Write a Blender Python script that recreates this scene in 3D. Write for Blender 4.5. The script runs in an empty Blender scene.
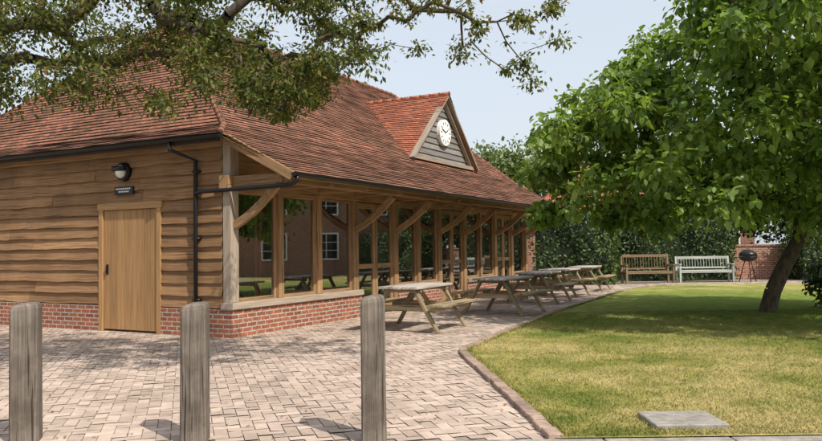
import bpy, math, random
import numpy as np
from mathutils import Vector, Matrix
random.seed(7); rng=np.random.default_rng(11)
S=bpy.context.scene
COL=S.collection

# ---------------------------------------------------------------- materials
def nt(name):
    m=bpy.data.materials.new(name); m.use_nodes=True
    n=m.node_tree; b=n.nodes['Principled BSDF']; return m,n,b
def ramp(n,fac,stops):
    r=n.nodes.new('ShaderNodeValToRGB'); e=r.color_ramp.elements
    while len(e)<len(stops): e.new(0.5)
    for i,(p,c) in enumerate(stops):
        e[i].position=p; e[i].color=(*c,1)
    n.links.new(fac,r.inputs[0]); return r.outputs[0]
def coords(n,kind,scale,rot=(0,0,0)):
    if kind=='World':
        g=n.nodes.new('ShaderNodeNewGeometry'); o=g.outputs['Position']
    else:
        t=n.nodes.new('ShaderNodeTexCoord'); o=t.outputs[kind]
    mp=n.nodes.new('ShaderNodeMapping'); mp.inputs['Scale'].default_value=scale; mp.inputs['Rotation'].default_value=rot
    n.links.new(o,mp.inputs[0]); return mp.outputs[0]
def noise(n,vec,scale,detail=5,rough=.6):
    t=n.nodes.new('ShaderNodeTexNoise'); t.inputs['Scale'].default_value=scale
    t.inputs['Detail'].default_value=detail; t.inputs['Roughness'].default_value=rough
    n.links.new(vec,t.inputs['Vector']); return t.outputs['Fac']
def mixc(n,a,b,fac,mode='MIX'):
    m=n.nodes.new('ShaderNodeMix'); m.data_type='RGBA'; m.blend_type=mode
    for s,v in ((m.inputs[0],fac),(m.inputs[6],a),(m.inputs[7],b)):
        if isinstance(v,(int,float)): s.default_value=v
        elif isinstance(v,tuple): s.default_value=(*v,1)
        else: n.links.new(v,s)
    return m.outputs[2]
def island(n,lo,hi):
    g=n.nodes.new('ShaderNodeNewGeometry'); r=n.nodes.new('ShaderNodeMapRange')
    r.inputs[3].default_value=lo; r.inputs[4].default_value=hi
    n.links.new(g.outputs['Random Per Island'],r.inputs[0]); return r.outputs[0],g.outputs['Random Per Island']
def bump(n,b,h,strength=.4,dist=.01):
    bp=n.nodes.new('ShaderNodeBump'); bp.inputs['Strength'].default_value=strength; bp.inputs['Distance'].default_value=dist
    n.links.new(h,bp.inputs['Height']); n.links.new(bp.outputs[0],b.inputs['Normal'])
def mat(name,stops,kind='UV',scale=(1,1,1),ns=4,rough=.8,bs=.4,bd=.01,isl=None,big=None,metal=0,spec=.3,crack=None,stain=None):
    m,n,b=nt(name)
    v=coords(n,kind,scale); f=noise(n,v,ns)
    c=ramp(n,f,stops)
    if big:
        f2=noise(n,coords(n,'Object',(1,1,1)),big[0],4)
        c=mixc(n,c,ramp(n,f2,[(.35,big[1]),(.65,big[2])]),1.0,'MULTIPLY')
    if stain:
        f3=noise(n,coords(n,'World',(1,1,1)),stain[0],7,.7)
        c=mixc(n,c,ramp(n,f3,[(stain[1],(stain[3],stain[3],stain[3]*.97)),(stain[2],(1,1,1))]),1.0,'MULTIPLY')
    if crack:
        k=crack[2] if len(crack)>2 else .3
        f4=noise(n,coords(n,kind,(crack[0],crack[1],1)),1,3,.5)
        c=mixc(n,c,ramp(n,f4,[(.34,(k,k*.95,k*.9)),(.41,(1,1,1))]),1.0,'MULTIPLY')
    if isl:
        o,_=island(n,*isl)
        cc=n.nodes.new('ShaderNodeCombineColor')
        for i in range(3): n.links.new(o,cc.inputs[i])
        c=mixc(n,c,cc.outputs[0],1.0,'MULTIPLY')
    n.links.new(c,b.inputs['Base Color']); b.inputs['Roughness'].default_value=rough
    b.inputs['Metallic'].default_value=metal; b.inputs['Specular IOR Level'].default_value=spec
    bump(n,b,f,bs,bd); return m
def wood(name,dark,light,isl=(.75,1.2),big=None,rough=.75,along=1.5,across=30,crack=None):
    return mat(name,[(.3,dark),(.7,light)],'UV',(along,across,1),1.0,rough,.5,.006,isl,big,crack=crack)
W_board=wood('board_oak',(.20,.108,.05),(.38,.225,.115),(.75,1.18),(.9,(.75,.73,.71),(1.08,1.06,1.04)),.85,1.4,48,(.7,36,.5))
W_oak=wood('oak_frame',(.24,.14,.066),(.43,.275,.145),(.8,1.15),(1.5,(.82,.82,.82),(1.1,1.05,1.05)),.75,1.5,30,(.8,22,.45))
W_oakgrey=wood('oak_weathered',(.23,.185,.14),(.42,.345,.27),(.85,1.15))
W_door=wood('door_oak',(.28,.15,.06),(.43,.25,.11),(.88,1.1),None,.6,1.2,22)
W_table=wood('table_timber',(.15,.115,.065),(.38,.3,.18),(.75,1.2),None,.8,1.5,30,(.9,26))
W_tabletop=wood('tabletop_timber',(.26,.225,.19),(.48,.43,.385),(.78,1.15),None,.8,1.5,30,(.9,26,.5))
W_post=wood('bollard_timber',(.095,.077,.062),(.25,.205,.165),(.9,1.1),(5,(.65,.63,.6),(1.1,1.1,1.1)),.9,1.6,70,(1.2,26))
W_benchg=wood('bench_grey',(.27,.29,.26),(.48,.5,.45))
W_benchb=wood('bench_brown',(.12,.08,.045),(.26,.18,.11))
W_gable=wood('gable_boards',(.13,.12,.11),(.27,.25,.23))
W_dark=wood('dark_timber',(.03,.022,.016),(.08,.06,.04))
BARK=mat('bark',[(.3,(.04,.03,.02)),(.7,(.14,.11,.08))],'Object',(6,6,1.5),3,.95,.8,.03)
def simple(name,c,rough=.5,metal=0,vary=.15):
    return mat(name,[(.3,tuple(x*(1-vary) for x in c)),(.7,tuple(min(1,x*(1+vary)) for x in c))],'Object',(1,1,1),12,rough,.1,.002,None,None,metal)
BLACK=simple('black_metal',(.012,.012,.013),.35)
WHITE=simple('white_paint',(.75,.75,.72),.5,0,.04)
CLOCKM=simple('clock_face_white',(.8,.79,.75),.5,0,.02)
PLASTER=simple('interior_plaster',(.68,.64,.55),.9)
FLOORM=simple('interior_floor',(.28,.19,.12),.5)
CURT=simple('curtain_cloth',(.42,.2,.13),.9)
STONE=mat('stone_slab',[(.3,(.22,.2,.175)),(.7,(.38,.35,.31))],'Object',(1,1,1),15,.9,.5,.01,None,(3,(.75,.75,.72),(1.05,1.05,1.05)))

def brickmat(name,c1,c2,mortar,bw,bh,ms,kind='UV',big=None,rough=.85,bd=.01,off=.5,bias=0):
    m,n,b=nt(name)
    v=coords(n,kind,(1,1,1))
    t=n.nodes.new('ShaderNodeTexBrick'); t.offset=off
    t.inputs['Color1'].default_value=(*c1,1); t.inputs['Color2'].default_value=(*c2,1); t.inputs['Mortar'].default_value=(*mortar,1)
    t.inputs['Scale'].default_value=1; t.inputs['Mortar Size'].default_value=ms; t.inputs['Mortar Smooth'].default_value=.2
    t.inputs['Bias'].default_value=bias
    t.inputs['Brick Width'].default_value=bw; t.inputs['Row Height'].default_value=bh
    n.links.new(v,t.inputs['Vector'])
    f=noise(n,coords(n,'Object',(1,1,1)),22,5)
    c=mixc(n,t.outputs['Color'],ramp(n,f,[(.3,(.6,.6,.6)),(.7,(1.25,1.25,1.25))]),1.0,'MULTIPLY')
    if big:
        f2=noise(n,coords(n,'Object',(1,1,1)),big[0],6,.65)
        c=mixc(n,c,ramp(n,f2,[(.36,big[1]),(.62,big[2])]),1.0,'MULTIPLY')
    n.links.new(c,b.inputs['Base Color']); b.inputs['Roughness'].default_value=rough; b.inputs['Specular IOR Level'].default_value=.2
    inv=n.nodes.new('ShaderNodeMath'); inv.operation='SUBTRACT'; inv.inputs[0].default_value=1
    n.links.new(t.outputs['Fac'],inv.inputs[1]); bump(n,b,inv.outputs[0],.6,bd); return m
BRICK=brickmat('red_brick',(.37,.13,.07),(.22,.08,.05),(.42,.37,.31),.225,.075,.011)
TILE=brickmat('clay_tile',(.34,.15,.095),(.17,.09,.066),(.07,.045,.034),.17,.1,.006,'UV',(.9,(.62,.65,.57),(1.12,1.04,1.0)),.9,.01)
TILE2=brickmat('clay_tile_red',(.43,.155,.09),(.28,.1,.062),(.09,.04,.025),.17,.1,.006,'UV',None,.9,.01)
def leafmat(name,stops,trans=.35,rough=.45,big=.6):
    m,n,b=nt(name)
    _,r=island(n,0,1); c=ramp(n,r,stops)
    f2=noise(n,coords(n,'Object',(1,1,1)),big,2)
    c=mixc(n,c,ramp(n,f2,[(.35,(.68,.74,.68)),(.65,(1.2,1.12,1.05))]),1.0,'MULTIPLY')
    n.links.new(c,b.inputs['Base Color']); b.inputs['Roughness'].default_value=rough; b.inputs['Specular IOR Level'].default_value=.35
    t=n.nodes.new('ShaderNodeBsdfTranslucent'); n.links.new(mixc(n,c,(1.7,1.6,.75),1.0,'MULTIPLY'),t.inputs[0])
    mx=n.nodes.new('ShaderNodeMixShader'); mx.inputs[0].default_value=trans
    n.links.new(b.outputs[0],mx.inputs[1]); n.links.new(t.outputs[0],mx.inputs[2])
    n.links.new(mx.outputs[0],n.nodes['Material Output'].inputs[0]); return m
L_right=leafmat('leaf_broad',[(0,(.08,.145,.025)),(.5,(.15,.245,.05)),(1,(.26,.37,.1))],.45,.4)
L_left=leafmat('leaf_small',[(0,(.045,.065,.015)),(.5,(.095,.125,.03)),(.85,(.18,.2,.05)),(1,(.2,.12,.05))],.4,.6)
L_hedge=leafmat('leaf_hedge',[(0,(.03,.06,.016)),(1,(.09,.14,.035))],.2)
L_bg=leafmat('leaf_distant',[(0,(.08,.12,.035)),(1,(.18,.24,.08))],.3)
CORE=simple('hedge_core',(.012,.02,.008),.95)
L_dry=leafmat('leaf_fallen',[(0,(.1,.05,.02)),(1,(.28,.17,.07))],.1)
def glassmat():
    m=bpy.data.materials.new('window_glass'); m.use_nodes=True; n=m.node_tree; n.nodes.clear()
    o=n.nodes.new('ShaderNodeOutputMaterial'); t=n.nodes.new('ShaderNodeBsdfTransparent'); t.inputs[0].default_value=(.88,.91,.9,1)
    g=n.nodes.new('ShaderNodeBsdfGlossy'); g.inputs['Roughness'].default_value=.015; g.inputs[0].default_value=(.95,.97,.98,1)
    l=n.nodes.new('ShaderNodeLayerWeight'); l.inputs[0].default_value=.45
    mr=n.nodes.new('ShaderNodeMapRange'); mr.inputs[3].default_value=.3; mr.inputs[4].default_value=1
    n.links.new(l.outputs['Fresnel'],mr.inputs[0])
    x=n.nodes.new('ShaderNodeMixShader'); n.links.new(mr.outputs[0],x.inputs[0]); n.links.new(t.outputs[0],x.inputs[1]); n.links.new(g.outputs[0],x.inputs[2])
    n.links.new(x.outputs[0],o.inputs[0]); return m
GLASS=glassmat()

# ---------------------------------------------------------------- mesh builder
class MB:
    def __init__(s): s.v=[];s.f=[];s.uv=[];s.mi=[]
    def poly(s,pts,uvs=None,mi=0):
        b=len(s.v); s.v+= [tuple(p) for p in pts]; s.f.append(tuple(range(b,b+len(pts))))
        s.uv+= uvs if uvs else [(p[0],p[1]) for p in pts]; s.mi.append(mi)
    def box(s,c,sz,R=None,mi=0,lift=None):
        b=len(s.v); h=[x/2 for x in sz]; L=max(range(3),key=lambda i:sz[i]); o=[i for i in range(3) if i!=L]
        loc=[(x*h[0],y*h[1],z*h[2]) for x in(-1,1) for y in(-1,1) for z in(-1,1)]
        c=Vector(c)
        ou,ov=random.random()*9,random.random()*9
        if mi in s.aligned: ou=ov=0
        for p in loc:
            q=Vector(p); q=(R@q) if R else q; s.v.append(tuple(q+c))
        for f in ((0,1,3,2),(4,6,7,5),(0,4,5,1),(2,3,7,6),(0,2,6,4),(1,5,7,3)):
            s.f.append(tuple(b+i for i in f)); s.mi.append(mi)
            for i in f:
                p=loc[i]
                if mi in s.aligned: s.uv.append((c[L]+p[L], c[2]+p[2] if L!=2 else p[0]+p[1]))
                else: s.uv.append((p[L]+ou,p[o[0]]+p[o[1]]+ov))
    aligned=()
    def bb(s,x0,x1,y0,y1,z0,z1,mi=0): s.box(((x0+x1)/2,(y0+y1)/2,(z0+z1)/2),(x1-x0,y1-y0,z1-z0),None,mi)
    def beam(s,p0,p1,w,h,mi=0,up=(0,0,1)):
        p0=Vector(p0);p1=Vector(p1);d=p1-p0; x=d.normalized(); y=Vector(up).cross(x)
        if y.length<1e-4: y=Vector((0,1,0)).cross(x)
        y.normalize(); z=x.cross(y); R=Matrix((x,y,z)).transposed()
        s.box((p0+p1)/2,(d.length,w,h),R,mi)
    def tube(s,pts,rad,n=8,mi=0,cap=True):
        pts=[Vector(p) for p in pts]
        if not hasattr(rad,'__len__'): rad=[rad]*len(pts)
        b=len(s.v); L=0; ref=None; lens=[]
        for i,p in enumerate(pts):
            d=(pts[min(i+1,len(pts)-1)]-pts[max(i-1,0)]).normalized()
            if ref is None: ref=d.orthogonal().normalized()
            a=(ref-d*ref.dot(d)).normalized(); c=d.cross(a); ref=a
            if i: L+=(p-pts[i-1]).length
            lens.append(L)
            for k in range(n):
                t=2*math.pi*k/n; s.v.append(tuple(p+(a*math.cos(t)+c*math.sin(t))*rad[i]))
        for i in range(len(pts)-1):
            for k in range(n):
                k2=(k+1)%n
                s.f.append((b+i*n+k,b+i*n+k2,b+(i+1)*n+k2,b+(i+1)*n+k)); s.mi.append(mi)
                u=.03*k
                s.uv+=[(lens[i],u),(lens[i],u+.03),(lens[i+1],u+.03),(lens[i+1],u)]
        if cap:
            for base,rev in((b,True),(b+(len(pts)-1)*n,False)):
                idx=[base+k for k in range(n)]
                if rev: idx.reverse()
                s.f.append(tuple(idx)); s.mi.append(mi); s.uv+=[(0,0)]*n
    def build(s,name,mats,parent=None,smooth=False,bevel=0):
        me=bpy.data.meshes.new(name); me.from_pydata(s.v,[],s.f)
        uv=me.uv_layers.new(name='UVMap'); uv.data.foreach_set('uv',np.array(s.uv,dtype=np.float32).ravel())
        for m in mats: me.materials.append(m)
        me.polygons.foreach_set('material_index',s.mi)
        if smooth: me.polygons.foreach_set('use_smooth',[True]*len(s.f))
        me.update()
        o=bpy.data.objects.new(name,me); COL.objects.link(o)
        if parent: o.parent=parent
        if bevel:
            b=o.modifiers.new('b','BEVEL'); b.width=bevel; b.segments=1; b.limit_method='ANGLE'; b.angle_limit=.7
        return o
def empty(name,loc=(0,0,0),rz=0):
    e=bpy.data.objects.new(name,None); e.location=loc; e.rotation_euler=(0,0,rz); COL.objects.link(e); return e

# ---------------------------------------------------------------- leaves
def leafmesh(name,P,D,N,L,W,mats,parent=None,six=True):
    D=D/np.linalg.norm(D,axis=1,keepdims=True)
    Sd=np.cross(D,N); Sd/=np.linalg.norm(Sd,axis=1,keepdims=True)+1e-9; N=np.cross(Sd,D)
    if six: prof=[(0,0,0),(.35,-.5,.12),(.72,-.38,.06),(1,0,-.1),(.72,.38,.06),(.35,.5,.12)]
    else: prof=[(0,0,0),(.45,-.5,.08),(1,0,-.06),(.45,.5,.08)]
    k=len(prof); n=len(P); V=np.empty((n,k,3))
    for i,(a,b,c) in enumerate(prof):
        V[:,i]=P+D*((a-.5)*L)[:,None]+Sd*(b*W)[:,None]+N*(c*W)[:,None]
    me=bpy.data.meshes.new(name); me.vertices.add(n*k); me.vertices.foreach_set('co',V.ravel())
    if six: fl=np.array([0,1,2,3,0,3,4,5]); nf=2; fs=4
    else: fl=np.array([0,1,2,0,2,3]); nf=2; fs=3
    idx=(np.arange(n)[:,None]*k+fl[None]).ravel()
    me.loops.add(len(idx)); me.loops.foreach_set('vertex_index',idx)
    me.polygons.add(n*nf); me.polygons.foreach_set('loop_start',np.arange(n*nf)*fs)
    me.polygons.foreach_set('loop_total',np.full(n*nf,fs))
    for m in mats: me.materials.append(m)
    me.update(calc_edges=True); me.validate()
    o=bpy.data.objects.new(name,me); COL.objects.link(o)
    if parent: o.parent=parent
    return o
def unit(n):
    v=rng.normal(size=(n,3)); return v/np.linalg.norm(v,axis=1,keepdims=True)
def clump_leaves(name,cl,per,size,mats,parent,squash=.75,droop=.35,six=True,ar=.6):
    P=[];O=[]
    for (x,y,z,r) in cl:
        n=max(4,int(per*rng.uniform(.7,1.3)))
        u=unit(n); rr=r*rng.uniform(.1,1.3,n)**.8
        off=u*rr[:,None]; off[:,2]*=squash
        P.append(np.array([x,y,z])+off); O.append(u)
    P=np.vstack(P);O=np.vstack(O); n=len(P)
    D=O*.7+unit(n)*.7; D[:,2]-=droop
    N=unit(n)*.6+O*.3; N[:,2]+=.75
    L=size*rng.uniform(.6,1.25,n)
    return leafmesh(name,P,D,N,L,L*ar,mats,parent,six)
def skeleton(mb,trunk,tips,rt,rtip,wig=.12,seg=.5,power=.5,n=6,sag=0,tt=.35):
    nodes=[Vector(p) for p in trunk]; par=[-1]+list(range(len(trunk)-1)); cnt=[0]*len(nodes)
    start=1
    top=nodes[-1]
    tips=sorted(tips,key=lambda t:(Vector(t[:3])-top).length)
    for t in tips:
        T=Vector(t[:3]); best=None;bd=1e9
        for i in range(start,len(nodes)):
            d=(nodes[i]-T).length
            d2=d+.35*(nodes[i]-top).length
            if d2<bd: bd=d2;best=i
        p=nodes[best]; d=(T-p).length; k=max(2,int(d/seg)); last=best
        for j in range(1,k+1):
            f=j/k; q=p.lerp(T,f); s=math.sin(f*math.pi)
            q+=Vector((random.uniform(-1,1),random.uniform(-1,1),random.uniform(-.5,1)))*wig*(1 if j<k else 0)*min(1,d)+Vector((0,0,sag*s*d))
            nodes.append(q); par.append(last); cnt.append(0); last=len(nodes)-1
        i=last
        while i>=0: cnt[i]+=1; i=par[i]
    tot=max(cnt)
    R=[max(rtip,rt*(c/tot)**power) for c in cnt]
    for i in range(len(trunk)): R[i]=rt*(1-tt*i/len(trunk))
    for i in range(len(trunk),len(nodes)): R[i]=min(R[i],R[par[i]])
    for i in range(1,len(nodes)):
        p=par[i]; mb.tube([nodes[p],nodes[i]],[min(R[p],R[i]*1.35) if p>=len(trunk) or i>=len(trunk) else R[p],R[i]],n,0,False)
    return nodes,par,cnt

# ================================================================ HALL
C=(-2.90,11.87,0); ANG=math.radians(62.0)
hall=empty('timber_hall',C,ANG)
EZ,EV=2.58,-1.28
def tiled(mb,A,B,Cc,D,expo=.1,mi=0,under=None,flip=False):
    A,B,Cc,D=map(Vector,(A,B,Cc,D))
    mid=((D+Cc)-(A+B))/2; nc=max(1,round(mid.length/expo))
    ud=(Cc-D) if (Cc-D).length>(B-A).length else (B-A); ud.normalize()
    nrm=ud.cross(mid).normalized()
    if nrm.z<0: nrm=-nrm
    for i in range(nc):
        t0,t1=i/nc,(i+1)/nc
        a=A.lerp(D,t0);b=B.lerp(Cc,t0);c=B.lerp(Cc,t1);d=A.lerp(D,t1)
        Lr=(b-a).length; k=max(1,int(Lr/.4))
        js=[random.uniform(-.005,.010) for _ in range(k+1)]
        for j in range(k):
            s0,s1=j/k,(j+1)/k
            p0=a.lerp(b,s0)+nrm*(.018+js[j]);p1=a.lerp(b,s1)+nrm*(.018+js[j+1]);p2=d.lerp(c,s1)+nrm*.004;p3=d.lerp(c,s0)+nrm*.004
            q0=a.lerp(b,s0)+nrm*0;q1=a.lerp(b,s1)+nrm*0
            U=[(p.dot(ud)) for p in (p0,p1,p2,p3)]
            mb.poly([p0,p1,p2,p3],[(U[0],i*.1+.0),(U[1],i*.1+.0),(U[2],i*.1+.1),(U[3],i*.1+.1)],mi)
            mb.poly([q0,q1,p1,p0],[(U[0],i*.1),(U[1],i*.1),(U[1],i*.1+.004),(U[0],i*.1+.004)],mi)
    if under is not None:
        o=nrm*-.03
        mb.poly([A+o,D+o,Cc+o,B+o],[(0,0),(0,mid.length),(8,mid.length),(8,0)],under)
rf=MB()
U1=14.5
bk=(.25,.36,3.5); bk2=(U1-.25,.36,3.5); R0=(3.3,4.5,6.75); R1=(13.5,4.5,6.75)
h0=(-.3,-.06,3.25); h1=(U1,-.06,3.25)
tiled(rf,(-.03,EV,EZ),(U1,EV,EZ),(U1,-.06,3.25),(-.3,-.06,3.25),under=1)
tiled(rf,h0,h1,bk2,bk,under=1)
tiled(rf,bk,bk2,R1,R0,under=1)
YB=9.4
tiled(rf,(-.3,YB,3.25),h0,bk,(.25,YB-.45,3.5),under=1)
tiled(rf,(.25,YB-.45,3.5),bk,R0,R0,under=1)
tiled(rf,(U1,YB,3.25),(-.3,YB,3.25),(.25,YB-.45,3.5),(U1-.25,YB-.45,3.5),under=1)
tiled(rf,(U1-.25,YB-.45,3.5),(.25,YB-.45,3.5),R0,R1,under=1)
tiled(rf,h1,(U1,YB,3.25),(U1-.25,YB-.45,3.5),bk2,under=1)
tiled(rf,bk2,(U1-.25,YB-.45,3.5),R1,R1,under=1)
rf.build('roof',[TILE,W_oak],hall)
hp=MB()
def hiptiles(p,q,r=.1,step=.2,mi=0):
    p=Vector(p);q=Vector(q);n=int((q-p).length/step)
    for i in range(n):
        a=p.lerp(q,i/n)+Vector((0,0,.0));b=p.lerp(q,(i+1.12)/n)
        hp.tube([a+Vector((0,0,.008)),b],[r*1.03,r*.9],8,mi)
for a,b in((h0,bk),(bk,R0),(h1,bk2),(bk2,R1),((.25,YB-.45,3.5),R0),((U1-.25,YB-.45,3.5),R1)): hiptiles(a,b,.055)
hiptiles(R0,R1,.08,.3)
DU,DZ=9.2,5.6
zm=lambda v:3.5+.785*(v-.36)
hiptiles((DU,.36,DZ+.01),(DU,3.05,DZ+.01),.06,.27,1)
hp.build('hip_and_ridge_tiles',[TILE,TILE2],hall,True)
dr=MB()
Bk=(DU,3.05,DZ)
tiled(dr,(DU-2.05,.44,zm(.5)-.02),(DU-2.0,.6,zm(.6)),Bk,(DU,.36,DZ),mi=0,under=1)
tiled(dr,(DU+2.0,.6,zm(.6)),(DU+2.05,.44,zm(.5)-.02),(DU,.36,DZ),Bk,mi=0,under=1)
gy=.62; gz0=3.72
z=gz0
while z<DZ-.12:
    hw=lambda zz:max(0,(DZ-.1-zz)*1.03)
    a=hw(z);b=hw(z+.16)
    dr.poly([(DU-a,gy-.03,z),(DU+a,gy-.03,z),(DU+b,gy,z+.16),(DU-b,gy,z+.16)],[(0,z*3),(2*a,z*3),(2*a,z*3+.16),(0,z*3+.16)],2)
    dr.poly([(DU-a,gy+.02,z),(DU+a,gy+.02,z),(DU+a,gy-.03,z),(DU-a,gy-.03,z)],None,2)
    z+=.16
for sg in(-1,1):
    dr.beam((DU+sg*2.06,gy-.16,3.66),(DU,gy-.16,DZ-.05),.05,.16,3,(0,-1,0))
    dr.beam((DU+sg*1.93,gy-.08,3.64),(DU,gy-.08,DZ-.16),.05,.1,3,(0,-1,0))
dr.box((DU,gy-.1,3.72),(3.75,.1,.1),None,3)
dr.build('clock_gable',[TILE2,W_oak,W_gable,W_oakgrey],hall)
ck=MB()
cy=gy-.1; cz=4.55
ck.tube([(DU,cy+.08,cz),(DU,cy-.02,cz)],.36,36,0); ck.tube([(DU,cy-.02,cz),(DU,cy-.025,cz)],.32,36,1)
for k in range(12):
    t=k*math.pi/6; R=Matrix.Rotation(-t,3,'Y'); d=R@Vector((0,0,.26)); ck.box((DU+d.x,cy-.03,cz+d.z),(.022,.008,.07),R,2)
for t,l in((math.radians(60),.17),(math.radians(-70),.24)):
    R=Matrix.Rotation(t,3,'Y'); d=R@Vector((0,0,l/2)); ck.box((DU+d.x,cy-.035,cz+d.z),(.022,.008,l),R,2)
ck.build('clock',[WHITE,CLOCKM,BLACK],hall)

bd=MB()
def waney(y0,y1,z,hgt,depth=.035):
    n=max(2,int((y1-y0)/.1)); ph=random.random()*9; b=len(bd.v); vo=random.random()*9
    zb=[z+.006*math.sin(ph+i*.33)+.004*math.sin(ph*2+i*.9)+random.uniform(-.003,.003) for i in range(n+1)]
    for i in range(n+1):
        y=y0+(y1-y0)*i/n
        bd.v+=[(-.002,y,z+hgt+.03),(-depth,y,zb[i]),(-.002,y,zb[i]+.004)]
    for i in range(n):
        s=b+3*i; ya,yb=y0+(y1-y0)*i/n+ph,y0+(y1-y0)*(i+1)/n+ph
        bd.f.append((s,s+1,s+4,s+3)); bd.mi.append(0); bd.uv+=[(ya,vo+hgt),(ya,vo),(yb,vo),(yb,vo+hgt)]
        bd.f.append((s+1,s+2,s+5,s+4)); bd.mi.append(0); bd.uv+=[(ya,vo),(ya,vo-.03),(yb,vo-.03),(yb,vo)]
z=.47; r=0
while z<3.1:
    h=random.uniform(.185,.205)
    spans=[(.14,1.5),(3.03,9.1)] if z<2.22 else [(.14,9.1)]
    for a,b in spans:
        y=a
        while y<b-.01:
            e=min(b,y+random.uniform(1.6,3.4)); e=b if b-e<.5 else e
            waney(y,e-.004,z,h,random.uniform(.036,.05)); y=e
    z+=h
bd.build('weatherboards',[W_board],hall)
wl=MB()
wl.bb(.0,.12,.0,1.56,.0,3.2,0); wl.bb(.0,.12,2.97,9.1,.0,3.2,0); wl.bb(.0,.12,1.56,2.97,2.24,3.2,0)
wl.bb(.12,14.3,9.0,9.12,0,3.2,1); wl.bb(14.2,14.32,.1,9.0,0,3.2,1)
wl.bb(.2,14.1,.02,.1,2.62,3.25,3)
wl.bb(.12,14.2,5.6,5.7,0,3.2,1)
wl.bb(.12,14.2,.17,5.6,.0,.06,2)
wl.bb(.12,14.2,.17,5.6,3.15,3.19,1)
wl.build('walls',[W_dark,PLASTER,FLOORM,W_oak],hall)
pl=MB(); pl.aligned=(0,)
pl.bb(-.045,.1,.0,1.5,-.05,.45,0); pl.bb(-.045,.1,3.03,9.12,-.05,.45,0)
pl.bb(-.045,3.9,-.06,.0,-.05,.45,0)
pl.bb(5.45,7.65,-.06,.14,-.05,.45,0); pl.bb(9.3,11.45,-.06,.14,-.05,.45,0); pl.bb(12.95,14.35,-.06,.14,-.05,.45,0)
pl.build('brick_plinth',[BRICK],hall)
fr=MB()
fr.bb(-.03,.17,-.03,.13,.56,3.22,1)
fr.bb(-.05,-.005,.13,9.1,3.08,3.24,0)
for a,b in((-.06,3.9),(5.45,7.65),(9.3,11.45),(12.95,14.35)): fr.bb(a,b,-.1,.16,.453,.56,1)
fr.bb(-.1,14.4,-.05,.15,2.38,2.60,0)
posts=[1.28,2.45,3.72,5.42,6.55,7.7,9.25,10.35,11.5,12.9,14.2]
BIG=(3.72,7.7,11.5,5.42,9.25,12.9)
for u in posts:
    w=.09 if u in BIG else .07
    fr.bb(u-w,u+w,-.03,.15,.0 if w==.09 else .56,2.38,0)
fr.bb(-.02,14.4,-1.06,-.92,2.44,2.58,0)
for u in (.07,1.28,2.45,3.72,5.42,6.55,7.7,9.25,10.35,11.5,12.9,14.2):
    fr.bb(u-.05,u+.05,-1.1,-.05,2.455,2.58,0) if u!=.07 else fr.bb(u-.07,u+.07,-1.15,-.055,2.40,2.59,0)
for u in (.07,3.72,5.42,7.7,9.25,11.5,12.9,14.2):
    pts=[]
    for k in range(6):
        t=k/5; pts.append((u,-.04-.86*t,1.80+.62*t-.06*math.sin(t*math.pi)))
    for a,b in zip(pts,pts[1:]):
        a=Vector(a);b=Vector(b);e=(b-a).normalized()*.012
        fr.beam(a-e,b+e,.075,.13,0)
u=.02
while u<14.45:
    fr.beam((u,EV+.05,EZ-.045),(u,.1,EZ-.045+.55*(1.33)),.05,.09,0); u+=.4
for k in range(23):
    y=.2+k*.4; fr.beam((-.26,y,3.17),(.05,y,3.3),.05,.08,0)
fr.beam((-.06,EV-.0,EZ-.06),(-.2,-.1,3.17),.035,.15,0)
fr.bb(-.05,U1,EV-.0,EV+.03,EZ-.09,EZ-.005,0)
fr.bb(-.3,-.27,-.05,YB,3.12,3.235,2)
fr.build('oak_frame',[W_oak,W_oakgrey,W_dark],hall,False,.006)
gl=MB(); wf=MB()
def pane(u0,u1,z0,z1,y=.06):
    gl.poly([(u0,y,z0),(u1,y,z0),(u1,y,z1),(u0,y,z1)])
def window(u0,u1,z0=.56,z1=2.38,t=.055,mid=False):
    wf.bb(u0,u0+t,.03,.1,z0,z1);wf.bb(u1-t,u1,.03,.1,z0,z1);wf.bb(u0+t,u1-t,.03,.1,z1-t,z1);wf.bb(u0+t,u1-t,.03,.1,z0,z0+t)
    pane(u0+t,u1-t,z0+t,z1-t)
def door(u0,u1):
    m=(u0+u1)/2
    for a,b in((u0,m-.006),(m+.006,u1)):
        t=.09
        wf.bb(a,a+t,.02,.08,.05,2.36);wf.bb(b-t,b,.02,.08,.05,2.36);wf.bb(a+t,b-t,.02,.08,2.24,2.36);wf.bb(a+t,b-t,.02,.08,.05,.27);wf.bb(a+t,b-t,.02,.08,.98,1.08)
        pane(a+t,b-t,.27,.98,.05);pane(a+t,b-t,1.08,2.24,.05)
ed=[.17]+posts
def W(u): return .09 if u in BIG else .07
for a,b in zip(ed,ed[1:]):
    a2=a+(W(a) if a!=.17 else 0);b2=b-W(b)
    if b in(5.42,9.25,12.9): door(a2,b2)
    else: window(a2,b2)
wf.build('window_frames',[W_oak],hall,False,.004)
gl.build('window_glass',[GLASS],hall)
it=MB()
for u in (1.15,6.0,10.8):
    for k in range(6): it.tube([(u+.06*k-.2,.3+.03*(k%2),.1),(u+.06*k-.2,.3+.03*(k%2),2.35)],.032,6,0)
for u in (2.45,3.72,7.7,11.5):
    it.bb(u-.09,u+.09,3.0,3.18,.06,3.15,1); it.beam((u,.2,1.7),(u,1.5,3.05),.1,.14,1)
for u in (1.7,4.9,8.6,12.1):
    it.bb(u-.7,u+.7,1.4,2.2,.74,.78,1)
    for sx in(-.6,.6):
        for sy in(1.5,2.1): it.bb(u+sx-.03,u+sx+.03,sy-.03,sy+.03,.06,.74,1)
it.build('interior_fittings',[CURT,W_oak],hall)
ed_=MB()
ed_.bb(-.05,.1,1.5,1.6,.0,2.24,0);ed_.bb(-.05,.1,2.93,3.03,.0,2.24,0);ed_.bb(-.055,.1,1.47,3.06,2.14,2.26,0)
n=8
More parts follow.
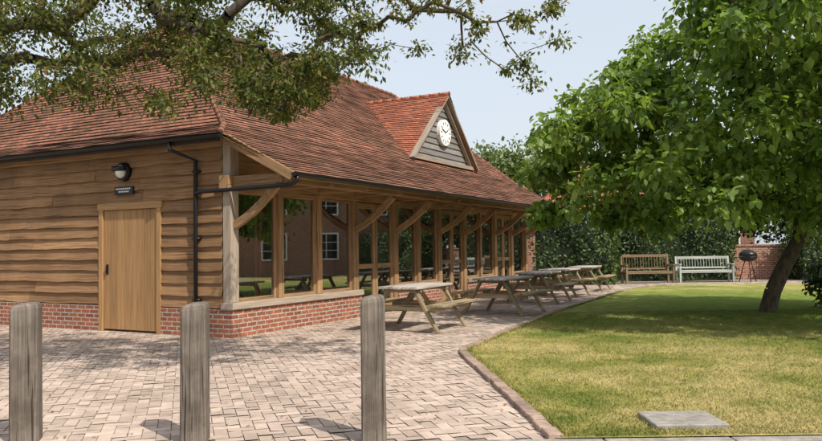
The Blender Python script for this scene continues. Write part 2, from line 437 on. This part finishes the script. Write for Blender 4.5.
for k in range(n):
    a=1.605+k*(1.32/n); ed_.bb(-.02,.03,a+.003,a+1.32/n-.003,.04,2.135,0)
ed_.tube([(-.05,2.83,1.02),(-.05,2.83,1.16)],.012,8,1)
ed_.bb(-.03,-.018,2.8,2.86,1.0,1.18,1)
ed_.build('plank_door',[W_door,BLACK],hall,False,.004)
lp=MB()
ly,lz=2.38,2.80
lp.tube([(-.03,ly,lz),(-.11,ly,lz)],[.17,.155],28,0)
lp.tube([(-.11,ly,lz),(-.15,ly,lz),(-.18,ly,lz),(-.19,ly,lz)],[.12,.11,.07,.02],24,1)
lp.box((-.17,ly,lz+.05),(.05,.3,.09),None,0)
lp.build('bulkhead_lamp',[BLACK,WHITE],hall,True)
sg=MB()
sg.bb(-.07,-.045,2.14,2.60,2.40,2.54,0)
for zz,a,b in((2.50,2.2,2.54),(2.45,2.24,2.5)):
    y=a
    while y<b:
        w=random.uniform(.015,.03); sg.bb(-.074,-.0705,y,y+w,zz-.012,zz+.012,1); y+=w+.012
sg.build('door_sign',[BLACK,WHITE],hall)
gt=MB()
def halfround(p0,p1,r=.055):
    p0=Vector(p0);p1=Vector(p1);x=(p1-p0).normalized();y=Vector((0,0,1)).cross(x)
    pr=[(math.cos(t)*r,-math.sin(t)*r) for t in [math.pi*k/8 for k in range(9)]]
    for (a,b),(c,d) in zip(pr,pr[1:]):
        gt.poly([p0+y*a+Vector((0,0,b)),p0+y*c+Vector((0,0,d)),p1+y*c+Vector((0,0,d)),p1+y*a+Vector((0,0,b))])
        gt.poly([p0+y*a*.9+Vector((0,0,b*.9)),p0+y*c*.9+Vector((0,0,d*.9)),p1+y*c*.9+Vector((0,0,d*.9)),p1+y*a*.9+Vector((0,0,b*.9))])
    for q in(p0,p1): gt.poly([q+y*a+Vector((0,0,b)) for a,b in pr])
halfround((-.08,EV-.05,EZ-.01),(U1+.05,EV-.05,EZ-.01)); halfround((-.35,-.12,3.22),(-.35,YB,3.22))
gt.tube([(-.35,.98,3.18),(-.35,.98,3.05),(-.09,.66,2.88),(-.09,.66,.0)],.036,10)
gt.tube([(.0,EV-.05,2.54),(.0,EV-.05,2.44),(-.02,EV+.05,2.39),(-.11,.55,2.36),(-.1,.64,2.34)],.034,10)
for zz in(2.7,1.6,.6): gt.box((-.06,.66,zz),(.09,.14,.035))
gt.build('gutters_and_downpipe',[BLACK],hall,True)

# ================================================================ GROUND
def sheet(name,poly,z,m,parent=None):
    me=bpy.data.meshes.new(name); me.from_pydata([(x,y,z) for x,y in poly],[],[tuple(range(len(poly)))]); me.materials.append(m)
    o=bpy.data.objects.new(name,me); COL.objects.link(o); o.parent=parent; return o
def grassmat(name,dry):
    m,n,b=nt(name)
    v=coords(n,'World',(1,1,1))
    big=noise(n,v,.55,7,.7); fine=noise(n,v,38,4,.8); mid=noise(n,v,3.5,6,.8)
    c=ramp(n,big,[(.38,(.17,.21,.055)),(.48,(.31,.30,.105)),(.57,(.45,.39,.19))] if dry else [(.3,(.07,.11,.03)),(.7,(.14,.17,.05))])
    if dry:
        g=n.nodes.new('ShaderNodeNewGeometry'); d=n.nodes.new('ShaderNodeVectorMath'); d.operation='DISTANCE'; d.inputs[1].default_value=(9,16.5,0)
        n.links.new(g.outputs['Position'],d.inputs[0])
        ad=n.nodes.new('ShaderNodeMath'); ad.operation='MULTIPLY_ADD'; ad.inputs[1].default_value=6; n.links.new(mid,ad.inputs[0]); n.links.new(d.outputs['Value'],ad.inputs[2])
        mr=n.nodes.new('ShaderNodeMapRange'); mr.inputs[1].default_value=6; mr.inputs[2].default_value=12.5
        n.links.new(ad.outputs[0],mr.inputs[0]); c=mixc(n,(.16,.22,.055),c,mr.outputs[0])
    c=mixc(n,c,ramp(n,mid,[(.32,(.68,.75,.66)),(.68,(1.28,1.2,1.12))]),1.0,'MULTIPLY')
    c=mixc(n,c,ramp(n,fine,[(.3,(.6,.6,.55)),(.7,(1.35,1.3,1.2))]),1.0,'MULTIPLY')
    n.links.new(c,b.inputs['Base Color']); b.inputs['Roughness'].default_value=1; b.inputs['Specular IOR Level'].default_value=.05
    bump(n,b,fine,.8,.03); return m
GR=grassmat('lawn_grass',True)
sheet('ground',[(-300,-300),(300,-300),(300,300),(-300,300)],-.03,grassmat('rough_grass',False))
TAR=mat('tarmac',[(.3,(.07,.065,.06)),(.7,(.14,.13,.12))],'World',(1,1,1),60,.95,.5,.01)
sheet('tarmac_path',[(-30,-12),(30,-12),(30,5.30),(-30,5.30)],-.01,TAR)
SAND=mat('joint_sand',[(.3,(.2,.165,.13)),(.7,(.31,.26,.21))],'World',(1,1,1),50,.95,.4,.01)
sheet('patio',[(-24,5.38),(24,5.38),(24,29.5),(-24,29.5)],-.006,SAND)
kb=MB()
x=-16
while x<16:
    kb.bb(x+.004,x+.91,5.285,5.395,-.1,.012); x+=.914
kb.build('kerb',[STONE],None,False,.008)
lawn_poly=[(1.02,5.385),(.92,6.8),(.78,8.4),(.66,9.7),(.68,10.05),(.82,10.4),(1.46,12.0),(2.1,13.5),(2.9,15.4),(3.7,17.1),(4.58,18.9),(5.4,20.6),(6.2,22.2),(7.1,23.8),(8.0,24.9),(9.2,25.5),(24,26),(24,5.385)]
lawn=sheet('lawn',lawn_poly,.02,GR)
def inside(x,y,poly):
    r=False;j=len(poly)-1
    for i in range(len(poly)):
        xi,yi=poly[i];xj,yj=poly[j]
        if (yi>y)!=(yj>y) and x<(xj-xi)*(y-yi)/(yj-yi)+xi: r=not r
        j=i
    return r
EDG=mat('edging_brick',[(.3,(.22,.15,.115)),(.7,(.37,.27,.21))],'World',(1,1,1),14,.9,.5,.006,(.7,1.2))
eg=MB()
for (a,b) in zip(lawn_poly[:15],lawn_poly[1:16]):
    A=Vector((*a,.0));B=Vector((*b,.0)); L=(B-A).length; k=max(1,round(L/.225))
    for i in range(k):
        j=Vector((random.uniform(-.006,.006),random.uniform(-.006,.006),random.uniform(-.004,.004)+.002))
        p=A.lerp(B,(i+.03)/k)+j;q=A.lerp(B,(i+.97)/k)+j; eg.beam(p,q,.11,.09)
eg.build('brick_lawn_edging',[EDG],None,False,.006)
PAV=mat('paver_clay',[(.3,(.41,.315,.255)),(.7,(.52,.42,.35))],'World',(1,1,1),9,.9,.4,.005,(.8,1.12),(.45,(.88,.86,.85),(1.06,1.05,1.04)),stain=(1.3,.36,.5,.78))
def hall_local(x,y):
    dx,dy=x-C[0],y-C[1]; c,s=math.cos(ANG),math.sin(ANG); return dx*c+dy*s,-dx*s+dy*c
w=.105; th=math.radians(62+45); ct,st=math.cos(th),math.sin(th)
V=[];F=[]
def pav(cx,cy,hx,hy):
    X=cx*ct-cy*st+0; Y=cx*st+cy*ct+14
    if Y<5.46 or Y>27 or X<-11.5 or X>14 : return
    if abs(X)>(Y*.62+1.2): return
    if inside(X-.08,Y,lawn_poly) and inside(X+.0,Y,lawn_poly): return
    u,v=hall_local(X,Y)
    if u>.05 and v>.05: return
    b=len(V); hx-=.0035;hy-=.0035; z=.002+random.uniform(-.002,.003)
    t1,t2=random.uniform(-.002,.002),random.uniform(-.002,.002)
    for sx,sy in((-1,-1),(1,-1),(1,1),(-1,1)):
        x=cx+sx*hx;y=cy+sy*hy; V.append((x*ct-y*st,x*st+y*ct+14,z+sx*t1+sy*t2))
    F.append((b,b+1,b+2,b+3))
N=260
for nn in range(-N,N):
    for k in range(-70,70):
        ox=nn+4*k; oy=nn
        if abs(ox*w)>22 or abs(oy*w)>22: continue
        pav((ox+1)*w,(oy+.5)*w,w,w/2); pav((ox+.5)*w,(oy+2)*w,w/2,w)
me=bpy.data.meshes.new('block_paving'); me.from_pydata(V,[],F); me.materials.append(PAV)
o=bpy.data.objects.new('block_paving',me); COL.objects.link(o)
n=90000
X=rng.uniform(.7,9.5,n*2);Y=5.42+(rng.uniform(0,1,n*2)**1.5)*10
ok=[i for i in range(len(X)) if abs(X[i])<Y[i]*.62+.3 and inside(X[i]-.07,Y[i],lawn_poly)][:n]
X=X[ok];Y=Y[ok];n=len(X)
P=np.stack([X,Y,np.full(n,.025)],1); D=unit(n)*.8; D[:,2]=rng.uniform(.3,1.1,n); Nn=unit(n)
Lb=rng.uniform(.02,.05,n); P[:,2]+=Lb*.2
leafmesh('grass_blades',P,D,Nn,Lb,np.full(n,.006),[GR],lawn,False)
P=[]
for (a,b) in zip(lawn_poly[:12],lawn_poly[1:13]):
    L=math.dist(a,b)
    for i in range(int(L*260)):
        t=random.random(); P.append((a[0]+(b[0]-a[0])*t+random.uniform(.04,.13),a[1]+(b[1]-a[1])*t,.035))
P=np.array(P);n=len(P);D=unit(n)*.7;D[:,2]=rng.uniform(.4,1,n);D[:,0]-=.3;Lb=rng.uniform(.04,.085,n)
leafmesh('edge_grass',P,D,unit(n),Lb,np.full(n,.007),[GR],lawn,False)
n=500
X=rng.uniform(-7,1,n);Y=rng.uniform(5.5,13,n)
ok=[i for i in range(n) if hall_local(X[i],Y[i])[1]<-.1 or hall_local(X[i],Y[i])[0]<-.1]
P=np.stack([X[ok],Y[ok],np.full(len(ok),.014)],1); n=len(P)
D=unit(n);D[:,2]*=.15;Nn=unit(n)*.3;Nn[:,2]+=1; Lf=rng.uniform(.02,.045,n)
leafmesh('fallen_leaves',P,D,Nn,Lf,Lf*.6,[L_dry],None,False)
sl=MB(); sl.box((2.08,5.8,.035),(.55,.46,.05)); sl.build('stone_slab',[STONE],None,False,.008)

# ================================================================ FURNITURE
def bollard(x,y,h,rot,w=.2,lean=(0,0)):
    m=MB(); a=w/2; prof=[(a*1.02,-.02),(a,.3),(a*.99,h-.05),(a*.93,h-.025),(a*.7,h-.008),(a*.15,h)]
    c=.012
    b=len(m.v); uo=random.random()*5
    for r,z in prof:
        k=min(c,r*.4); rr=[(-r+k,-r),(r-k,-r),(r,-r+k),(r,r-k),(r-k,r),(-r+k,r),(-r,r-k),(-r,-r+k)]
        for p in rr: m.v.append((p[0]+lean[0]*z,p[1]+lean[1]*z,z+(p[0]*.12 if z>h-.1 else 0)))
    cum=[0]
    for k in range(8): cum.append(cum[-1]+(w if k%2==0 else .015))
    for i in range(len(prof)-1):
        for k in range(8):
            k2=(k+1)%8; m.f.append((b+i*8+k,b+i*8+k2,b+(i+1)*8+k2,b+(i+1)*8+k)); m.mi.append(0)
            z0,z1=prof[i][1],prof[i+1][1]; u0,u1=cum[k]+uo,cum[k+1]+uo
            m.uv+=[(z0,u0),(z0,u1),(z1,u1),(z1,u0)]
    m.f.append(tuple(b+(len(prof)-1)*8+k for k in range(8))); m.mi.append(0); m.uv+=[(h,0)]*8
    o=m.build('wooden_bollard',[W_post]); o.location=(x,y,0); o.rotation_euler=(0,0,rot); return o
bollard(-2.89,5.57,1.03,.3,.195,(-.006,0)); bollard(-1.61,5.50,1.02,.1,.185,(.004,0)); bollard(-.29,5.46,1.06,.05,.18)
def picnic(x,y,rz,L=1.55):
    m=MB()
    for k in range(5): m.box((random.uniform(-.006,.006),-.30+k*.15,.735+random.uniform(-.002,.002)),(L,.136,.042),None,1)
    for s in(-1,1):
        for k in range(2): m.box((0,s*(.62+.135*k),.45),(L,.123,.042),None,0)
        e=s*(L/2-.22)
        m.box((e,0,.69),(.045,.7,.075),None,0); m.box((e,0,.39),(.045,1.5,.095),None,0)
        for t in(-1,1):
            m.beam((e+s*.048,t*.24,.712),(e+s*.048,t*.66,-.0),.048,.1,0,(1,0,0))
        m.beam((e-s*.03,0,.4),(s*.1,0,.69),.05,.07,0)
    o=m.build('picnic_table',[W_table,W_tabletop],None,False,.005); o.location=(x,y,.005); o.rotation_euler=(0,0,rz); return o
A=ANG
picnic(.08,12.95,A+.05); picnic(1.95,15.7,A-.04); picnic(3.2,18.7,A+.03); picnic(4.2,21.0,A-.02); picnic(5.45,23.3,A+.04)
def bench(x,y,rz,L,m1,back=.95):
    m=MB()
    for s in(-1,1):
        e=s*(L/2-.04)
        m.bb(e-.035,e+.035,-.27,-.2,0,.64); m.beam((e,.2,0),(e,.3,back),.07,.07,0,(1,0,0)); m.bb(e-.04,e+.04,-.3,.27,.64,.68)
        m.bb(e-.03,e+.03,-.2,.2,.34,.41)
    for k in range(5): m.bb(-L/2+.03,L/2-.03,-.26+k*.095,-.18+k*.095,.42,.445)
    m.bb(-L/2+.08,L/2-.08,.255,.29,back-.1,back); m.bb(-L/2+.08,L/2-.08,.215,.245,.5,.56)
    k=int(L/.11)
    for i in range(k):
        xx=-L/2+.12+i*(L-.24)/(k-1); m.beam((xx,.23,.55),(xx,.27,back-.09),.045,.018,0,(1,0,0))
    m.bb(-L/2+.08,L/2-.08,-.25,-.22,.35,.42)
    o=m.build('garden_bench',[m1],None,False,.005); o.location=(x,y,0); o.rotation_euler=(0,0,rz)
bench(10.9,27.6,-.05,2.0,W_benchg); bench(8.65,27.2,.1,1.85,W_benchb,1.05)
g=MB()
g.tube([(0,0,.74),(0,0,.8),(0,0,.9),(0,0,.92)],[.12,.26,.32,.32],20,0); g.tube([(0,0,.93),(0,0,1.05),(0,0,1.15),(0,0,1.18)],[.32,.29,.16,.03],20,0)
for k in range(3):
    t=k*2.1+.3; g.tube([(.12*math.cos(t),.12*math.sin(t),.78),(.34*math.cos(t),.34*math.sin(t),0)],.018,8,0)
g.tube([(-.05,0,1.17),(-.05,0,1.22),(.05,0,1.22),(.05,0,1.17)],.012,6,0)
o=g.build('barbecue_grill',[BLACK],None,True); o.location=(12.4,27.3,0)

# ================================================================ SURROUNDINGS
def hedge(x0,x1,y0,y1,h,dens=170,size=.13,name='hedge'):
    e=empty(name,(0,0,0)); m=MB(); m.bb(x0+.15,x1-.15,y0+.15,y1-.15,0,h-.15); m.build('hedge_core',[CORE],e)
    area=(x1-x0)*h+(x1-x0)*(y1-y0)+2*(y1-y0)*h; n=int(area*dens)
    P=[];N=[]
    for i in range(n):
        r=random.random()*area
        if r<(x1-x0)*h: p=(random.uniform(x0,x1),y0,random.uniform(0,h)); q=(0,-1,.4)
        elif r<(x1-x0)*(h+y1-y0): p=(random.uniform(x0,x1),random.uniform(y0,y1),h); q=(0,0,1)
        elif random.random()<.5: p=(x0,random.uniform(y0,y1),random.uniform(0,h)); q=(-1,0,.3)
        else: p=(x1,random.uniform(y0,y1),random.uniform(0,h)); q=(1,0,.3)
        P.append(p);N.append(q)
    P=np.array(P); P=P+unit(n)*.15+.2*np.sin(P[:,[1,0,0]]*2.3+P[:,[2,2,1]]*1.7); N=np.array(N,float)+unit(n)*.6
    P[:,2]=np.maximum(P[:,2],.03)
    L=size*rng.uniform(.6,1.2,n); leafmesh('hedge_leaves',P,unit(n)+np.array([0,0,-.4]),N,L,L*.6,[L_hedge],e,False)
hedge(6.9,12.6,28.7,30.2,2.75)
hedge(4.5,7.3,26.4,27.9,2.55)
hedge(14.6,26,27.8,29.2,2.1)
gw=MB(); gw.aligned=(0,)
gw.bb(12.75,15.6,29.4,29.65,0,1.3,0); gw.bb(12.7,15.62,29.36,29.69,1.303,1.37,0)
gw.build('brick_garden_wall',[BRICK])
def house(name,x,y,rz,L,Wd,hw,hr,mt,wins=3,gable=False):
    e=empty(name,(x,y,0),rz); m=MB(); m.aligned=(0,)
    m.bb(0,L,0,Wd,-.02,hw,0); m.build('walls',[BRICK],e)
    r=MB()
    ins=Wd/2 if not gable else .0
    A_,B_,C_,D_=(-.3,-.35,hw-.1),(L+.3,-.35,hw-.1),(L-ins,Wd/2,hr),(ins,Wd/2,hr)
    E_,F_=(L+.3,Wd+.35,hw-.1),(-.3,Wd+.35,hw-.1)
    tiled(r,A_,B_,C_,D_,.15); tiled(r,E_,F_,D_,C_,.15)
    if not gable: tiled(r,F_,A_,D_,D_,.15); tiled(r,B_,E_,C_,C_,.15)
    r.build('roof',[mt,BRICK],e)
    w=MB()
    for i in range(wins):
        cx=L*(i+.5)/wins
        for z0 in ([.9,] if hw<4 else [.9,3.3]):
            w.bb(cx-.6,cx+.6,-.03,.02,z0,z0+1.3,1)
            for a,b,c,d in((-.68,-.6,-.08,1.38),(.6,.68,-.08,1.38)): w.bb(cx+a,cx+b,-.06,.02,z0+c,z0+d,0)
            w.bb(cx-.6,cx+.6,-.06,.02,z0-.08,z0,0);w.bb(cx-.6,cx+.6,-.06,.02,z0+1.3,z0+1.38,0)
            w.bb(cx-.02,cx+.02,-.05,-.031,z0,z0+1.3,0)
            for q in(.43,.87): w.bb(cx-.6,cx-.02,-.05,-.031,z0+q-.015,z0+q+.015,0);w.bb(cx+.02,cx+.6,-.05,-.031,z0+q-.015,z0+q+.015,0)
    w.build('windows',[WHITE,BLACK],e)
house('brick_house',5.6,36.5,math.radians(-4),11,6,2.6,5.6,TILE2,4)
house('brick_house',19.5,33,math.radians(-90+14),14,7,4.8,8.0,TILE2,5)
def bgtree(x,y,h,r,cnt=26,name='background_tree',mt=L_bg,per=170,size=.3):
    e=empty(name,(0,0,0)); cl=[]
    for i in range(cnt):
        u=unit(1)[0]; q=random.uniform(.3,1)
        cl.append((x+u[0]*r*q,y+u[1]*r*q,h*.6+u[2]*h*.36*q,random.uniform(.8,1.2)*r*.34))
    m=MB(); skeleton(m,[(x,y,0),(x,y,h*.2),(x+.1,y,h*.4)],cl,.25,.03,.3,1.0); m.build('trunk_and_limbs',[BARK],e,True)
    clump_leaves('foliage',cl,per,size,[mt],e,.8,.2,False)
bgtree(5.5,45,8.4,3.8,40,per=260); bgtree(10.5,46,7.8,4.0,40,per=260); bgtree(16.5,43,7.4,4.2,36,per=240); bgtree(1.0,48,8.2,3.8,36,per=240); bgtree(23,42,8.2,4.5,36,per=240)
bgtree(16.2,31.6,5.2,2.6,34,'background_tree',L_hedge,260,.2); bgtree(21.0,31.5,5.8,2.8,34,'background_tree',L_hedge,260,.22); bgtree(12.8,33,5.0,2.4,30,'background_tree',L_hedge,260,.2); bgtree(7.2,32.4,4.0,1.6,22,'background_tree',L_hedge,200,.18)
def shrub(x,y,r,h,mt,name='shrub'):
    e=empty(name); cl=[]
    for i in range(16):
        u=unit(1)[0]; cl.append((x+u[0]*r*.6,y+u[1]*r*.6,h*.5+u[2]*h*.4,r*.35))
    m=MB(); skeleton(m,[(x,y,0),(x,y,.1),(x,y,.25)],cl,.05,.008,.05,.2); m.build('stems',[BARK],e)
    clump_leaves('leaves',cl,90,.1,[mt],e,.9,.2,False)
shrub(8.9,15.9,.55,1.15,L_hedge)

# ---- right-hand broadleaf tree
rt=empty('broadleaf_tree')
cl=[]
tries=0
while len(cl)<300 and tries<40000:
    tries+=1
    u=unit(1)[0]; q=random.uniform(.3,1)**.55
    x=7.1+u[0]*5.0*q; y=13.4+u[1]*4.7*q; z=4.0+u[2]*3.3*q
    if y<8.6: continue
    xs=x*14.4/y; zs=1.4+(z-1.4)*14.4/y
    if z<1.75+max(0,.1*(7-x)) or zs>3.7+(xs-2.6)*.9+random.uniform(-.3,.3): continue
    if xs<2.45 or (x<3.0 and y<12): continue
    if any((x-c[0])**2+(y-c[1])**2+(z-c[2])**2<.4**2 for c in cl): continue
    cl.append((x,y,z,random.uniform(.35,.62)))
for k in range(40):
    x=random.uniform(2.35,5.0); z=random.uniform(1.85,3.5+(x-2.4)*.95)
    cl.append((x,random.uniform(13.2,15.5),z,random.uniform(.25,.42)))
for k in range(50): cl.append((random.uniform(5.6,9.6),random.uniform(11.8,15.5),random.uniform(2.5,5.0),random.uniform(.4,.65)))
m=MB()
nodes,par,cnt=skeleton(m,[(7.15,15,-.05),(7.3,15,.45),(7.55,14.95,1.0),(7.8,14.85,1.5),(7.75,14.7,2.1)],cl,.17,.010,.16,.55)
m.build('trunk_and_limbs',[BARK],rt,True)
tips=[(n_.x,n_.y,n_.z,.22) for n_,c in zip(nodes,cnt) if c==1][::3]
clump_leaves('foliage',cl,145,.16,[L_right],rt,.8,.55,True,.62)
clump_leaves('twig_leaves',tips,10,.15,[L_right],rt,.8,.5,True,.62)

# ---- overhanging tree on the left
lt=empty('overhanging_tree')
cl=[]
def lowz(X): 
    return np.interp(X,[-7,-4.4,-3.4,-2.6,-2.1,-1.4,-1.0,-.6,0,.7,1.2,1.7],[2.9,3.1,3.0,2.95,3.2,2.85,2.95,3.35,3.5,3.3,2.95,3.3])
def addc(n,x0,x1,hz,r0,r1,y0=7.1,y1=9.3,sep=.2,lim=9):
    k=0;t=0
    while k<n and t<8000:
        t+=1
        Xr=random.uniform(x0,x1); y=random.uniform(y0,y1); s=y/8
        z=1.4+(lowz(Xr)-1.4+random.uniform(0,hz))*s
        x=Xr*s
        if any((x-c[0])**2+(y-c[1])**2+(z-c[2])**2<sep**2 for c in cl): continue
        cl.append((x,y,z,random.uniform(r0,r1))); k+=1
addc(200,-6.5,-2.2,2.1,.22,.42)
addc(66,-2.4,-.5,1.4,.16,.3)
addc(20,-1.8,-.9,.5,.1,.2)
nd=len(cl)
addc(54,-.6,1.65,1.7,.1,.22,7.4,8.8,.2)
m=MB()
nodes,par,cnt=skeleton(m,[(-7.6,7.4,-.05),(-7.5,7.5,1.2),(-7.2,7.6,2.4),(-6.6,7.8,3.2),(-5.6,7.9,3.55),(-4.4,8.0,3.85)],cl,.22,.0045,.16,.28,.66,5,.05,.82)
m.build('trunk_and_limbs',[BARK],lt,True)
clump_leaves('foliage',cl[:nd],165,.066,[L_left],lt,.7,.4,False,.5)
clump_leaves('foliage_spray',cl[nd:],85,.066,[L_left],lt,.7,.4,False,.5)
tips=[(n_.x,n_.y,n_.z,.1) for n_,c in zip(nodes,cnt) if c<=2]
clump_leaves('twig_leaves',tips,14,.062,[L_left],lt,1,.4,False,.5)

# ================================================================ LIGHT, SKY, CAMERA
el=math.radians(50); az=math.atan2(.65,-.76)
sd=Vector((math.sin(az)*math.cos(el),math.cos(az)*math.cos(el),math.sin(el)))
sun=bpy.data.lights.new('sun','SUN'); sun.energy=5.0; sun.angle=math.radians(.5); sun.color=(1,.94,.85)
so=bpy.data.objects.new('sun',sun); COL.objects.link(so); so.rotation_euler=sd.to_track_quat('Z','Y').to_euler()
w=bpy.data.worlds.new('World'); S.world=w; w.use_nodes=True; n=w.node_tree
sk=n.nodes.new('ShaderNodeTexSky'); sk.sky_type='NISHITA'; sk.sun_disc=False; sk.sun_elevation=el; sk.sun_rotation=az
sk.air_density=1.0; sk.dust_density=3.5; sk.ozone_density=1.0
mx=n.nodes.new('ShaderNodeMix'); mx.data_type='RGBA'; mx.inputs[0].default_value=.55; mx.inputs[7].default_value=(8.2,8.7,9.2,1)
n.links.new(sk.outputs[0],mx.inputs[6]); n.links.new(mx.outputs[2],n.nodes['Background'].inputs[0]); n.nodes['Background'].inputs[1].default_value=.132
cam=bpy.data.cameras.new('camera'); cam.lens=740/822*36; cam.sensor_width=36; cam.clip_end=2000
co=bpy.data.objects.new('camera',cam); COL.objects.link(co)
pitch=math.atan(27.5/740); roll=-math.atan(.013)
co.matrix_world=Matrix.Translation((0,0,1.4))@Matrix.Rotation(math.pi/2+pitch,4,'X')@Matrix.Rotation(roll,4,'Z')
S.camera=co
S.view_settings.view_transform='Standard'; S.view_settings.look='None'; S.view_settings.exposure=0
